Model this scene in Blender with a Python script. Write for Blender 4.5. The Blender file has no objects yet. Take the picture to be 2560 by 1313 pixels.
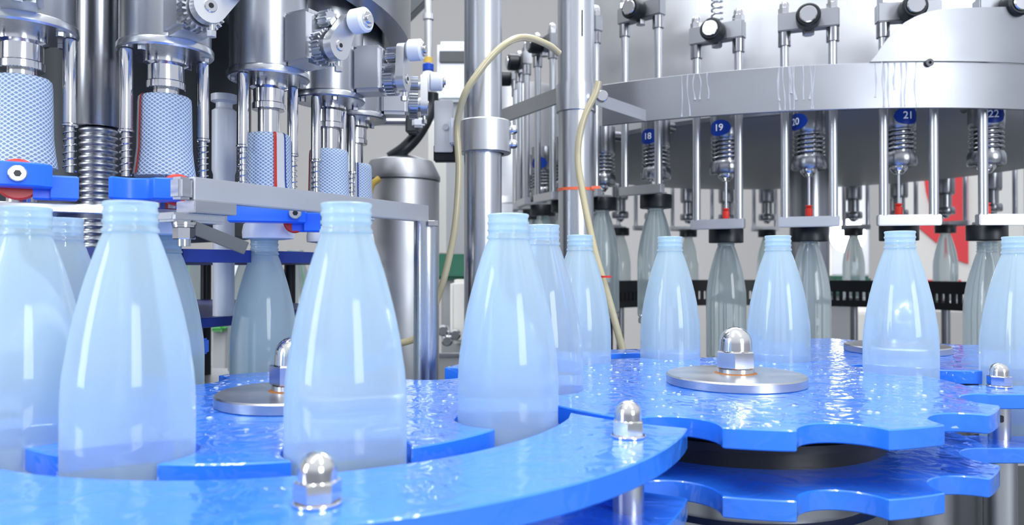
import bpy, bmesh, math, random
from math import sin, cos, pi, radians as R, sqrt, atan2, acos, asin
from mathutils import Vector, Matrix
random.seed(4)
S = bpy.context.scene
COL = S.collection
ZC = 1.10                      # lens height above the floor; all z below are measured from the lens
F = 1890.0                     # focal length in pixels of a 2560 wide frame
HROW = 672.0                   # row of the horizon

# ------------------------------------------------------------------ camera, world, lights, exposure
cd = bpy.data.cameras.new('camera'); cam = bpy.data.objects.new('camera', cd); COL.objects.link(cam)
cd.sensor_width = 36.0; cd.lens = 36.0 * F / 2560.0
cam.location = (0, 0, ZC); cam.rotation_euler = (R(90) + math.atan((HROW - 656.5) / F), 0, 0)
cd.clip_start = 0.02; cd.clip_end = 60
cd.dof.use_dof = True; cd.dof.focus_distance = 0.68; cd.dof.aperture_fstop = 10.0
S.camera = cam
S.view_settings.view_transform = 'Standard'; S.view_settings.look = 'None'
S.view_settings.gamma = 1.0; S.view_settings.use_curve_mapping = False
S.view_settings.exposure = 0.08

W = bpy.data.worlds.new('hall_light'); S.world = W; W.use_nodes = True
wn = W.node_tree.nodes; wl = W.node_tree.links
bg = wn['Background']; bg.inputs['Strength'].default_value = 1.0
tc = wn.new('ShaderNodeTexCoord'); sp = wn.new('ShaderNodeSeparateXYZ'); rp = wn.new('ShaderNodeValToRGB')
mr = wn.new('ShaderNodeMapRange'); mr.inputs['From Min'].default_value = -1; mr.inputs['From Max'].default_value = 1
wl.new(tc.outputs['Generated'], sp.inputs[0]); wl.new(sp.outputs['Z'], mr.inputs['Value'])
wl.new(mr.outputs[0], rp.inputs[0]); wl.new(rp.outputs[0], bg.inputs['Color'])
e = rp.color_ramp.elements
e[0].position = 0.30; e[0].color = (0.10, 0.11, 0.14, 1)
e[1].position = 0.90; e[1].color = (0.92, 0.96, 1.0, 1)
q = e.new(0.50); q.color = (0.36, 0.39, 0.45, 1)
q = e.new(0.62); q.color = (0.70, 0.75, 0.84, 1)

def area(name, loc, target, sx, sy, power, col=(1, 1, 1)):
    l = bpy.data.lights.new(name, 'AREA'); l.shape = 'RECTANGLE'; l.size = sx; l.size_y = sy
    l.energy = power; l.color = col
    o = bpy.data.objects.new(name, l); COL.objects.link(o); o.location = (loc[0], loc[1], loc[2] + ZC)
    d = Vector(target) - Vector(loc); o.rotation_euler = d.to_track_quat('-Z', 'Y').to_euler()
    return o
area('ceiling_tube_light', (-0.55, 0.2, 2.3), (-0.2, 0.8, 0), 0.18, 2.2, 38, (0.95, 0.98, 1.0))
area('ceiling_tube_light', (0.75, 0.1, 2.3), (0.3, 0.9, 0), 0.18, 2.2, 38, (0.95, 0.98, 1.0))
area('ceiling_tube_light', (0.1, 3.0, 2.5), (0.1, 2.2, 0), 2.6, 0.3, 60, (0.98, 0.98, 1.0))
area('added_streak_light', (-3.2, -1.2, 0.9), (0, 0.9, 0), 1.0, 2.0, 60, (0.88, 0.94, 1.0))  # no window there: area lamp added at the left for bright streaks on metal
area('added_streak_light', (2.2, -2.6, 0.9), (0.2, 0.9, 0), 1.2, 1.6, 60, (0.90, 0.95, 1.0))  # second added lamp, right and behind the lens, for streaks on the steel

# ------------------------------------------------------------------ materials
def mat(name, col, metal=0.0, rough=0.4, spec=0.5, coat=0.0, trans=0.0, ior=1.45, emit=0.0):
    m = bpy.data.materials.new(name); m.use_nodes = True
    p = m.node_tree.nodes['Principled BSDF']
    p.inputs['Base Color'].default_value = (*col, 1); p.inputs['Metallic'].default_value = metal
    p.inputs['Roughness'].default_value = rough; p.inputs['Specular IOR Level'].default_value = spec
    p.inputs['Coat Weight'].default_value = coat; p.inputs['Coat Roughness'].default_value = 0.06
    p.inputs['Transmission Weight'].default_value = trans; p.inputs['IOR'].default_value = ior
    if emit:
        p.inputs['Emission Color'].default_value = (*col, 1); p.inputs['Emission Strength'].default_value = emit
    return m

def nodes(m):
    return m.node_tree.nodes, m.node_tree.links, m.node_tree.nodes['Principled BSDF']

def noise_bump(m, scale, strength, dist=0.002, stretch=(1, 1, 1), detail=3.0, rough_var=None, input_='Normal', distortion=0.0):
    n, l, p = nodes(m)
    t = n.new('ShaderNodeTexCoord'); mp = n.new('ShaderNodeMapping'); mp.inputs['Scale'].default_value = stretch
    ns = n.new('ShaderNodeTexNoise'); ns.inputs['Scale'].default_value = scale; ns.inputs['Detail'].default_value = detail
    ns.inputs['Distortion'].default_value = distortion
    b = n.new('ShaderNodeBump'); b.inputs['Strength'].default_value = strength; b.inputs['Distance'].default_value = dist
    l.new(t.outputs['Object'], mp.inputs[0]); l.new(mp.outputs[0], ns.inputs['Vector'])
    l.new(ns.outputs['Fac'], b.inputs['Height']); l.new(b.outputs[0], p.inputs[input_])
    if rough_var:
        r = n.new('ShaderNodeMapRange'); r.inputs['To Min'].default_value = rough_var[0]; r.inputs['To Max'].default_value = rough_var[1]
        r.inputs['From Min'].default_value = 0.3; r.inputs['From Max'].default_value = 0.7
        l.new(ns.outputs['Fac'], r.inputs['Value']); l.new(r.outputs[0], p.inputs['Roughness'])
    return m

M = {}
M['blue_wet'] = mat('wet_blue_plastic', (0.026, 0.205, 0.92), rough=0.30, spec=0.5, coat=1.0)
noise_bump(M['blue_wet'], 42, 0.75, 0.0030, (1, 1, 1), 2.0, input_='Coat Normal', distortion=0.8)
M['blue'] = mat('blue_plastic', (0.024, 0.17, 0.90), rough=0.34, spec=0.5)
noise_bump(M['blue'], 90, 0.10, 0.001)
M['navy'] = mat('dark_blue_plastic', (0.008, 0.03, 0.22), rough=0.4)
M['steel'] = mat('stainless_steel', (0.60, 0.62, 0.66), 1.0, 0.24)
noise_bump(M['steel'], 22, 0.0, 0.0001, (1, 1, .15), rough_var=(0.24, 0.36))
M['steel_dark'] = mat('dark_stainless_steel', (0.36, 0.37, 0.40), 1.0, 0.26)
M['steel_satin'] = mat('satin_stainless_steel', (0.70, 0.71, 0.74), 1.0, 0.42)
noise_bump(M['steel_satin'], 10, 0.05, 0.0015, (1, 1, 1.2), rough_var=(0.34, 0.48))
M['brushed'] = mat('brushed_steel', (0.50, 0.51, 0.54), 1.0, 0.36)
noise_bump(M['brushed'], 30, 0.06, 0.0003, (1, 1, 14), rough_var=(0.28, 0.42))
M['sheet'] = mat('grey_steel_sheet', (0.36, 0.37, 0.40), 1.0, 0.40)
noise_bump(M['sheet'], 8, 0.06, 0.002, (1, 1, 1.2), rough_var=(0.34, 0.48))
M['chrome'] = mat('polished_steel', (0.66, 0.66, 0.69), 1.0, 0.15)
M['nut'] = mat('polished_nut_steel', (0.74, 0.73, 0.74), 1.0, 0.14)
M['black'] = mat('black_rubber', (0.010, 0.012, 0.016), rough=0.38)
M['dark'] = mat('dark_grey_metal', (0.085, 0.092, 0.10), 0.5, 0.45)
M['white'] = mat('white_plastic', (0.80, 0.83, 0.90), rough=0.35)
M['tape'] = mat('white_woven_tape', (0.92, 0.92, 0.93), rough=0.6)
M['offwhite'] = mat('off_white_paint', (0.72, 0.70, 0.67), rough=0.6)
M['red'] = mat('red_plastic', (0.80, 0.045, 0.03), rough=0.32)
M['orange'] = mat('orange_plastic', (0.85, 0.16, 0.07), rough=0.4)
M['hose'] = mat('yellowed_clear_hose', (0.62, 0.545, 0.34), rough=0.25, trans=0.25, coat=0.5)
M['yellow'] = mat('yellow_hose', (0.75, 0.50, 0.10), rough=0.4)
M['labelblue'] = mat('blue_label', (0.01, 0.07, 0.50), rough=0.35)
M['ink'] = mat('white_print', (0.85, 0.88, 0.95), rough=0.5)
M['green'] = mat('green_paint', (0.03, 0.14, 0.09), rough=0.5)
M['lightgreen'] = mat('bright_green_paint', (0.10, 0.45, 0.12), rough=0.5)
M['grey'] = mat('grey_paint', (0.36, 0.37, 0.39), rough=0.5)
M['rust'] = mat('rust_stain', (0.35, 0.13, 0.03), 0.3, 0.6)
M['seam_blue'] = mat('blue_thread', (0.05, 0.12, 0.45), rough=0.6)
M['lamp'] = mat('lamp_glow', (1, 1, 1), emit=7.0)
M['banner'] = mat('red_fabric', (0.72, 0.06, 0.07), rough=0.7)
M['floor'] = mat('grey_resin_floor', (0.34, 0.36, 0.37), rough=0.35)
noise_bump(M['floor'], 6, 0.1)
M['wall'] = mat('pale_wall_panel', (0.60, 0.575, 0.56), rough=0.7)
noise_bump(M['wall'], 3, 0.05)

def glass(name, col, diff, rough, dcol):
    m = bpy.data.materials.new(name); m.use_nodes = True
    n = m.node_tree.nodes; l = m.node_tree.links; n.clear()
    out = n.new('ShaderNodeOutputMaterial')
    p = n.new('ShaderNodeBsdfPrincipled')
    p.inputs['Base Color'].default_value = (*col, 1); p.inputs['Roughness'].default_value = rough
    p.inputs['Transmission Weight'].default_value = 1.0; p.inputs['IOR'].default_value = 1.18
    p.inputs['Coat Weight'].default_value = 1.0; p.inputs['Coat Roughness'].default_value = 0.05
    d = n.new('ShaderNodeBsdfDiffuse'); d.inputs['Color'].default_value = (*dcol, 1)
    t = n.new('ShaderNodeBsdfTranslucent'); t.inputs['Color'].default_value = (*dcol, 1)
    mx = n.new('ShaderNodeMixShader'); mx.inputs[0].default_value = 0.45
    l.new(d.outputs[0], mx.inputs[1]); l.new(t.outputs[0], mx.inputs[2])
    m2 = n.new('ShaderNodeMixShader'); m2.inputs[0].default_value = diff
    l.new(p.outputs[0], m2.inputs[1]); l.new(mx.outputs[0], m2.inputs[2]); l.new(m2.outputs[0], out.inputs[0])
    return m
M['frost'] = glass('frosted_blue_glass', (0.80, 0.90, 1.0), 0.47, 0.13, (0.71, 0.88, 0.94))
M['clear'] = glass('wet_blue_glass', (0.82, 0.92, 1.0), 0.38, 0.08, (0.70, 0.85, 0.94))
M['greyglass'] = glass('pale_green_glass', (0.80, 0.88, 0.90), 0.34, 0.07, (0.72, 0.82, 0.85))

# knitted sleeve: diagonal diamond mesh over a light blue tube
def mesh_fabric():
    m = mat('blue_mesh_fabric', (0.50, 0.62, 0.84), rough=0.5)
    n, l, p = nodes(m)
    t = n.new('ShaderNodeTexCoord'); s = n.new('ShaderNodeSeparateXYZ'); l.new(t.outputs['Object'], s.inputs[0])
    def mth(op, a, b=None):
        k = n.new('ShaderNodeMath'); k.operation = op
        for i, v in enumerate((a, b)):
            if v is None: continue
            if isinstance(v, (int, float)): k.inputs[i].default_value = v
            else: l.new(v, k.inputs[i])
        return k.outputs[0]
    a = mth('ARCTAN2', s.outputs['Y'], s.outputs['X'])
    u = mth('MULTIPLY', a, 14.0); v = mth('MULTIPLY', s.outputs['Z'], 900.0)
    s1 = mth('ABSOLUTE', mth('SINE', mth('ADD', u, v)))
    s2 = mth('ABSOLUTE', mth('SINE', mth('SUBTRACT', u, v)))
    g = mth('MULTIPLY', mth('POWER', s1, 0.6), mth('POWER', s2, 0.6))
    r = n.new('ShaderNodeValToRGB'); l.new(g, r.inputs[0])
    r.color_ramp.elements[0].position = 0.35; r.color_ramp.elements[0].color = (0.62, 0.73, 0.92, 1)
    r.color_ramp.elements[1].position = 0.75; r.color_ramp.elements[1].color = (0.20, 0.29, 0.46, 1)
    l.new(r.outputs[0], p.inputs['Base Color'])
    b = n.new('ShaderNodeBump'); b.inputs['Strength'].default_value = 0.5; b.inputs['Distance'].default_value = -0.001
    l.new(g, b.inputs['Height']); l.new(b.outputs[0], p.inputs['Normal'])
    return m
M['fabric'] = mesh_fabric()

# ------------------------------------------------------------------ mesh helpers
def B(): return bmesh.new()

def lathe(bm, prof, seg=32, c=(0, 0, 0), axis='Z'):
    rings = []
    def place(x, y, z):
        if axis == 'Y': x, y, z = x, -z, y
        elif axis == 'X': x, y, z = z, x, y
        return (c[0] + x, c[1] + y, c[2] + z)
    for r, z in prof:
        if r < 1e-6: rings.append([bm.verts.new(place(0, 0, z))])
        else: rings.append([bm.verts.new(place(r * cos(2 * pi * i / seg), r * sin(2 * pi * i / seg), z)) for i in range(seg)])
    for a, b in zip(rings, rings[1:]):
        if len(a) == 1 and len(b) == 1: continue
        for i in range(seg):
            j = (i + 1) % seg
            if len(a) == 1: bm.faces.new((a[0], b[j], b[i]))
            elif len(b) == 1: bm.faces.new((a[i], a[j], b[0]))
            else: bm.faces.new((a[i], a[j], b[j], b[i]))
    return bm

def cyl(bm, r, z0, z1, c=(0, 0), seg=28, bev=0.0):
    b = min(bev, r * .4, (z1 - z0) * .4)
    if b > 0: pr = [(0, z0), (r - b, z0), (r, z0 + b), (r, z1 - b), (r - b, z1), (0, z1)]
    else: pr = [(0, z0), (r, z0), (r, z1), (0, z1)]
    return lathe(bm, pr, seg, (c[0], c[1], 0))

def box(bm, x0, x1, y0, y1, z0, z1, bev=0.0, mtx=None):
    r = bmesh.ops.create_cube(bm, size=1.0)['verts']
    for v in r:
        v.co = Vector(((x0 + x1) / 2 + v.co.x * (x1 - x0), (y0 + y1) / 2 + v.co.y * (y1 - y0), (z0 + z1) / 2 + v.co.z * (z1 - z0)))
        if mtx: v.co = mtx @ v.co
    if bev:
        es = list({e for v in r for e in v.link_edges})
        bmesh.ops.bevel(bm, geom=es, offset=bev, segments=2, affect='EDGES', clamp_overlap=True)
    return bm

def prism(bm, pts, z0, z1, bev=0.0):
    a = sum(pts[i - 1][0] * pts[i][1] - pts[i][0] * pts[i - 1][1] for i in range(len(pts)))
    if a < 0: pts = pts[::-1]
    n = len(pts)
    def inset(d):
        if d == 0: return pts
        o = []
        for i in range(n):
            p0, p1, p2 = Vector(pts[i - 1]), Vector(pts[i]), Vector(pts[(i + 1) % n])
            t = (p1 - p0); u = (p2 - p1)
            n1 = Vector((-t.y, t.x)).normalized(); n2 = Vector((-u.y, u.x)).normalized()
            nn = n1 + n2
            k = nn.length
            if k < 0.3: o.append(tuple(p1)); continue
            nn = nn / k
            o.append(tuple(p1 + nn * d / max(0.5, nn.dot(n1))))
        return o
    lv = [(inset(bev), z0), (pts, z0 + bev), (pts, z1 - bev), (inset(bev), z1)] if bev else [(pts, z0), (pts, z1)]
    rings = [[bm.verts.new((x, y, z)) for x, y in pp] for pp, z in lv]
    for a_, b_ in zip(rings, rings[1:]):
        for i in range(n):
            j = (i + 1) % n
            bm.faces.new((a_[i], a_[j], b_[j], b_[i]))
    bm.faces.new(rings[0][::-1]); bm.faces.new(rings[-1])
    return bm

def ringprism(bm, pts, rin, z0, z1):
    n = len(pts); L = []
    for (x, y) in pts:
        d = sqrt(x * x + y * y); L.append([bm.verts.new(p) for p in ((x, y, z0), (x, y, z1), (x / d * rin, y / d * rin, z1), (x / d * rin, y / d * rin, z0))])
    for i in range(n):
        a, b = L[i], L[(i + 1) % n]
        for k in range(4): bm.faces.new((a[k], b[k], b[(k + 1) % 4], a[(k + 1) % 4]))
    return bm

def sweep(bm, pts, r, seg=10, radii=None, caps=True):
    pts = [Vector(p) for p in pts]; n = len(pts); rings = []
    up = None
    for i, p in enumerate(pts):
        t = (pts[min(i + 1, n - 1)] - pts[max(i - 1, 0)]).normalized()
        if up is None:
            up = Vector((0, 0, 1)) if abs(t.z) < .9 else Vector((1, 0, 0))
        s = t.cross(up).normalized(); up = s.cross(t).normalized()
        rr = radii[i] if radii else r
        rings.append([bm.verts.new(p + (s * cos(2 * pi * k / seg) + up * sin(2 * pi * k / seg)) * rr) for k in range(seg)])
    for a, b in zip(rings, rings[1:]):
        for i in range(seg):
            j = (i + 1) % seg
            bm.faces.new((a[i], a[j], b[j], b[i]))
    if caps: bm.faces.new(rings[0][::-1]); bm.faces.new(rings[-1])
    return bm

def smoothpath(ctrl, n=8):
    P = [Vector(c) for c in ctrl]; P = [P[0] * 2 - P[1]] + P + [P[-1] * 2 - P[-2]]
    out = []
    for i in range(1, len(P) - 2):
        for k in range(n):
            t = k / n; a, b, c, d = P[i - 1], P[i], P[i + 1], P[i + 2]
            out.append(.5 * ((2 * b) + (c - a) * t + (2 * a - 5 * b + 4 * c - d) * t * t + (3 * b - a - 3 * c + d) * t ** 3))
    out.append(P[-2]); return out

def helix(bm, r, z0, z1, turns, wire, c=(0, 0), seg=14):
    n = int(turns * seg)
    return sweep(bm, [(c[0] + r * cos(2 * pi * i / seg), c[1] + r * sin(2 * pi * i / seg), z0 + (z1 - z0) * i / n) for i in range(n + 1)], wire, 6)

def hexnut(bm, af, z0, h, c=(0, 0), rot=0.0):
    rc = af / 2 / cos(pi / 6)
    pts = [(c[0] + rc * cos(rot + k * pi / 3), c[1] + rc * sin(rot + k * pi / 3)) for k in range(6)]
    return prism(bm, pts, z0, z0 + h, af * .035)

def acorn(bm, af, z0, c=(0, 0), rot=0.25, h=None):
    h = h or af * 1.18; hh = h * .42
    hexnut(bm, af, z0, hh, c, rot)
    r = af * .47
    dome = min(r * .98, h - hh - .0006)
    pr = [(af * .5, z0 + hh - .0002), (r, z0 + hh + .0002)]
    for k in range(0, 10):
        a = k / 9 * pi / 2
        pr.append((r * .97 * cos(a), z0 + h - dome + dome * sin(a)))
    return lathe(bm, pr, 28, (c[0], c[1], 0))

def obj(name, bm, m, parent=None, loc=(0, 0, 0), rz=0.0, smooth=38):
    me = bpy.data.meshes.new(name)
    bmesh.ops.recalc_face_normals(bm, faces=bm.faces[:])
    bm.to_mesh(me); bm.free()
    me.materials.append(M[m] if isinstance(m, str) else m)
    me.polygons.foreach_set('use_smooth', [True] * len(me.polygons))
    me.set_sharp_from_angle(angle=R(smooth))
    o = bpy.data.objects.new(name, me); COL.objects.link(o)
    if parent: o.parent = parent; o.location = loc
    else: o.location = (loc[0], loc[1], loc[2] + ZC)
    o.rotation_euler = (0, 0, rz)
    return o

def tag(o, label, cat, group=None):
    o['label'] = label; o['category'] = cat
    if group: o['group'] = group
    return o

def thing(name, label, cat, loc=(0, 0, 0), rz=0.0, group=None):
    o = bpy.data.objects.new(name, None); COL.objects.link(o); o.empty_display_size = .02
    o.location = (loc[0], loc[1], loc[2] + ZC); o.rotation_euler = (0, 0, rz)
    return tag(o, label, cat, group)

def kids(o): return [c for c in bpy.data.objects if c.parent == o]

def dup(root, loc, rz=0.0, label=None, group=None, skip=()):
    r = root.copy(); COL.objects.link(r)
    r.location = (loc[0], loc[1], loc[2] + ZC); r.rotation_euler = (0, 0, rz)
    if label: r['label'] = label
    if group: r['group'] = group
    for ch in kids(root):
        if ch.name.split('.')[0] in skip: continue
        c = ch.copy(); COL.objects.link(c); c.parent = r
        for g in kids(ch):
            if g.name.split('.')[0] in skip: continue
            d = g.copy(); COL.objects.link(d); d.parent = c
    return r

def struct(name, bm, m):
    o = obj(name, bm, m); o['kind'] = 'structure'; return o

def at(px, row, y):  # world point seen at a pixel of the photograph, at depth y
    return Vector(((px - 1280) * y / F, y, (HROW - row) * y / F))

# ------------------------------------------------------------------ hall
struct('floor', box(B(), -4.5, 5.5, -4, 6.5, -ZC - .1, -ZC), 'floor')
struct('wall_back', box(B(), -4.5, 5.5, 6.5, 6.62, -ZC, 3.2), 'wall')
struct('wall_left', box(B(), -4.62, -4.5, -1, 6.62, -ZC, 3.2), 'wall')

# machine table under all the conveying gear
tb = thing('machine_table', 'grey steel machine table standing below the blue star wheels', 'table', (0.25, 1.35, -ZC))
obj('table_top', box(B(), -1.35, 1.45, -1.05, 1.25, .66, .70, .004), 'dark', tb)
obj('side_panel', box(B(), -1.3, 1.4, -1.0, -.98, .12, .66), 'steel_satin', tb)
for sx in (-1.28, 1.33):
    for sy in (-.98, 1.13):
        obj('leg', box(B(), sx, sx + .08, sy, sy + .08, 0, .66), 'steel_satin', tb)
DK = -.40      # table top level

# ------------------------------------------------------------------ star wheels
def star_outline(Rr, pockets):
    """pockets: (angle deg, centre radius, pocket radius)"""
    pk = sorted((a % 360, rc, rp) for a, rc, rp in pockets)
    spans = []
    for a, rc, rp in pk:
        cd_ = (rc * rc + Rr * Rr - rp * rp) / (2 * rc * Rr)
        d0 = acos(max(-1, min(1, cd_))); spans.append((R(a), rc, rp, d0))
    pts = []
    for i, (a, rc, rp, d0) in enumerate(spans):
        # concave arc drawn round the pocket centre
        px, py = rc * cos(a), rc * sin(a)
        s = Vector((Rr * cos(a - d0) - px, Rr * sin(a - d0) - py)); t = Vector((Rr * cos(a + d0) - px, Rr * sin(a + d0) - py))
        b0 = atan2(s.y, s.x) - (a + pi); b1 = atan2(t.y, t.x) - (a + pi)
        b0 = (b0 + pi) % (2 * pi) - pi; b1 = (b1 + pi) % (2 * pi) - pi
        for k in range(17):
            b = b0 + (b1 - b0) * k / 16 + a + pi
            pts.append((px + rp * cos(b), py + rp * sin(b)))
        na = spans[(i + 1) % len(spans)]; nxt = na[0] - na[3]
        if nxt < a: nxt += 2 * pi
        st = a + d0; m = max(3, int((nxt - st) / R(3)))
        for k in range(1, m):
            th = st + (nxt - st) * k / m
            pts.append((Rr * cos(th), Rr * sin(th)))
    # round the tooth corners a little
    out = []
    n = len(pts)
    for i in range(n):
        p0, p1, p2 = Vector(pts[i - 1]), Vector(pts[i]), Vector(pts[(i + 1) % n])
        ang = (p1 - p0).angle(p2 - p1, 0)
        if ang > R(35):
            c = min(.0022, (p1 - p0).length * .45); d = min(.0022, (p2 - p1).length * .45)
            out.append(tuple(p1 + (p0 - p1).normalized() * c)); out.append(tuple(p1 * .6 + (p1 + (p0 - p1).normalized() * c) * .2 + (p1 + (p2 - p1).normalized() * d) * .2)); out.append(tuple(p1 + (p2 - p1).normalized() * d))
        else: out.append(tuple(p1))
    return out

PT, PB = -.0968, -.1098        # upper plates: top and underside
LT, LB = -.1390, -.1520        # lower plates
SL = -.170                     # the bottles' sliding level

def star_wheel(label, c, Rr, pockets, discr, nut_af, core, dz=0.0, lower=True):
    t = thing('star_wheel', label, 'star wheel', (c[0], c[1], DK))
    o = star_outline(Rr, pockets); z = -DK + dz
    obj('upper_plate', prism(B(), o, z + PB, z + PT, .0008), 'blue_wet', t, smooth=30)
    if lower:
        obj('lower_plate', prism(B(), o, z + LB, z + LT, .0008), 'blue_wet', t, smooth=30)
    hb = lathe(B(), [(0, z + LT), (core * .93, z + LT), (core * .93, z + LT + .012), (core, z + LT + .0125), (core, z + LT + .018), (core * .96, z + LT + .0185), (core * .96, z + PB - .004), (0, z + PB - .004)], 64)
    obj('hub', hb, 'black', t)
    obj('backing_disc', cyl(B(), core * 1.06, z + PB - .0040, z + PB, seg=64), 'steel', t)
    obj('drive_drum', lathe(B(), [(0, 0), (core * .92, 0), (core * .92, z + LB - .03), (core * .85, z + LB - .028), (core * .85, z + LB), (0, z + LB)], 64), 'steel_dark', t)
    pr = [(0, z + PT), (discr - .0006, z + PT), (discr, z + PT + .0007), (discr, z + PT + .0068), (discr - .0012, z + PT + .008), (discr * .3, z + PT + .0086), (0, z + PT + .0086)]
    d = obj('clamp_disc', lathe(B(), pr, 72), 'brushed', t)
    zt = z + PT + .0086
    obj('rust_ring', lathe(B(), [(0, zt), (nut_af * .60, zt), (nut_af * .56, zt + .0007), (0, zt + .0008)], 32), 'rust', t)
    w = lathe(B(), [(0, zt + .0008), (nut_af * .52, zt + .0008), (nut_af * .52, zt + .0042), (0, zt + .0042)], 36)
    obj('spring_washer', w, 'nut', t)
    obj('acorn_nut', acorn(B(), nut_af, zt + .0044, rot=.22), 'nut', t)
    return t

CR = (.189, .640); CL = (-.1586, .550); C3 = (.455, .895)
fr = .029
right_pockets = [(-117.5, .193, fr), (-87, .193, fr), (-56.2, .193, fr), (-25, .193, fr),
                 (22.8, .1995, .0345), (60.5, .1995, .0345), (94.3, .1995, .0345), (127.2, .1995, .0345), (158, .1995, .0345), (189.7, .1690, .0345)]
RW = star_wheel('blue star wheel with deep pockets, wide steel disc and large acorn nut', CR, .188, right_pockets, .0575, .0295, .125)
left_pockets = [(-20.5 - 40 * k, .1665, .0345) for k in range(9)]
left_pockets[1] = (-63.8, .1575, .0345); left_pockets[2] = (-106, .1560, .0345)
LW = star_wheel('blue star wheel half hidden behind the large front bottles', CL, .175, left_pockets, .0545, .0295, .105)
p3 = [(-80 + 40 * k, .1755, .0345) for k in range(9)]
star_wheel('small far blue star wheel below the numbered filling valves', C3, .170, p3, .0575, .0295, .10, dz=-.001)

M['drop'] = mat('water_drop', (0.80, 0.90, 1.0), rough=0.05, trans=0.55, ior=1.33, coat=1.0)
def drops(parent, ztop, n, inside, bounds, seed):
    rnd = random.Random(seed); bm = B(); k = 0
    while k < n:
        x, y = rnd.uniform(bounds[0], bounds[1]), rnd.uniform(bounds[2], bounds[3])
        if not inside(x, y): continue
        r = .0006 + .0016 * rnd.random() ** 2.5; h = r * .55; k += 1
        lathe(bm, [(r, 0), (r * .92, h * .45), (r * .6, h * .85), (0, h)], 10, (x, y, ztop - .00005))
    o = obj('water_drops', bm, 'drop', parent, smooth=80); o['kind'] = 'stuff'
drops(RW, -DK + PT, 170, lambda x, y: .062 < sqrt(x * x + y * y) < .158, (-.17, .17, -.17, .17), 3)
drops(RW, -DK + PT, 14, lambda x, y: .16 < sqrt(x * x + y * y) < .182 and abs((math.degrees(atan2(y, x)) % 360) - 258) < 5, (-.19, .19, -.19, .19), 5)
drops(LW, -DK + PT, 90, lambda x, y: .060 < sqrt(x * x + y * y) < .130, (-.17, .17, -.17, .17), 7)

# ------------------------------------------------------------------ outer guides
def arc(c, r, a0, a1, n):
    return [(c[0] + r * cos(R(a0 + (a1 - a0) * k / n)), c[1] + r * sin(R(a0 + (a1 - a0) * k / n))) for k in range(n + 1)]

def guide(label, outline, posts, zt=(PT, PB), zl=(LT, LB), leg=.014, hole=True):
    t = thing('guide_rail', label, 'guide rail', (0, 0, DK))
    z = -DK
    obj('upper_plate', prism(B(), outline, z + zt[1], z + zt[0], .0008), 'blue_wet', t, smooth=30)
    obj('lower_plate', prism(B(), outline, z + zl[1], z + zl[0], .0008), 'blue_wet', t, smooth=30)
    for (x, y, af) in posts:
        pr = [(0, z + zl[0]), (.0090, z + zl[0]), (.0090, z + zt[1]), (0, z + zt[1])]
        p = obj('spacer_post', lathe(B(), pr, 28, (x, y, 0)), 'steel', t)
        if hole:
            h = B(); lathe(h, [(0, 0), (.0026, 0), (.0032, -.0004), (.0032, .0004), (0, .0004)], 18, (x - .0040, y - .0084, z + (zl[0] + zt[1]) / 2 + .002), 'Y')
            obj('cross_hole', h, 'black', p)
        obj('support_leg', cyl(B(), leg, 0, z + zl[1], (x, y), 32), 'steel', t)
        obj('washer', cyl(B(), af * .60, z + zt[0], z + zt[0] + .0016, (x, y), 30, .0004), 'nut', t)
        obj('acorn_nut', acorn(B(), af, z + zt[0] + .0016, (x, y), .33), 'nut', t)
    return t

ring_in, ring_out = .2035, .280
# inner edge of the front guide, closing round the right wheel's rim
endarc = []
for k in range(9):
    a = R(-122 - 17 * (8 - k) / 8)
    endarc.append((CR[0] + .1985 * cos(a), CR[1] + .1985 * sin(a)))
o_in = arc(CL, ring_in, -200, -17, 60)
o_out = arc(CL, ring_out, -18.8, -200, 64)
ring_outline = o_in + endarc + o_out
RG = guide('curved blue outer guide rail sweeping along the front below the large bottles', ring_outline,
      [(-.0801, .312, .0170), (.0669, .4357, .0165), (-.375, .432, .0170)])
# guide behind the right wheel
bo = arc(CR, .236, 84, 158, 26) + arc(CR, .275, 158, 84, 26)
guide('blue arc guide rail behind the far bottles of the right-hand wheel', bo, [(CR[0] + .256 * cos(R(150)), CR[1] + .256 * sin(R(150)), .0165)])
# corner guide at the right, a little lower than the wheels
cg = arc(CR, .196, -3, 12, 6)
cg = [(x, y) for x, y in cg] + list(reversed(arc(C3, .218, -62, -113, 12)))[:0]
a3 = arc(C3, .2165, -104, -45, 16)
cg = [(.381, .633)] + [(.3845, .645), (.385, .66), (.393, .678)] + [p for p in a3 if p[0] > .405] + [(.70, .760), (.70, .633)]
guide('short blue corner guide with one acorn nut at the far right of the wheels', cg, [(.4326, .672, .0170)], zt=(-.105, -.1175), zl=(-.150, -.163), leg=.0135)

# sliding plates that carry the bottles
def slide(label, c, r0, r1, a0, a1, legs, SL=SL):
    t = thing('slide_plate', label, 'slide plate', (c[0], c[1], DK)); z = -DK + SL
    obj('plate', prism(B(), arc((0, 0), r0, a0, a1, 40) + arc((0, 0), r1, a1, a0, 40), z - .004, z), 'steel', t)
    for a in legs:
        obj('leg', cyl(B(), .011, 0, z - .004, ((r0 + r1) / 2 * cos(R(a)), (r0 + r1) / 2 * sin(R(a)))), 'steel', t)
slide('steel slide plate under the bottles of the wheel beneath the cappers', CL, .125, .2015, -185, 42, (-150, -80, 0))
slide('steel slide plate under the bottles behind the right-hand wheel', CR, .158, .230, 12, 158, (52, 90, 150))
slide('steel slide plate under the bottles of the small far wheel', C3, .135, .208, -125, -20, (-60, -30), SL - .0048)

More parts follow.
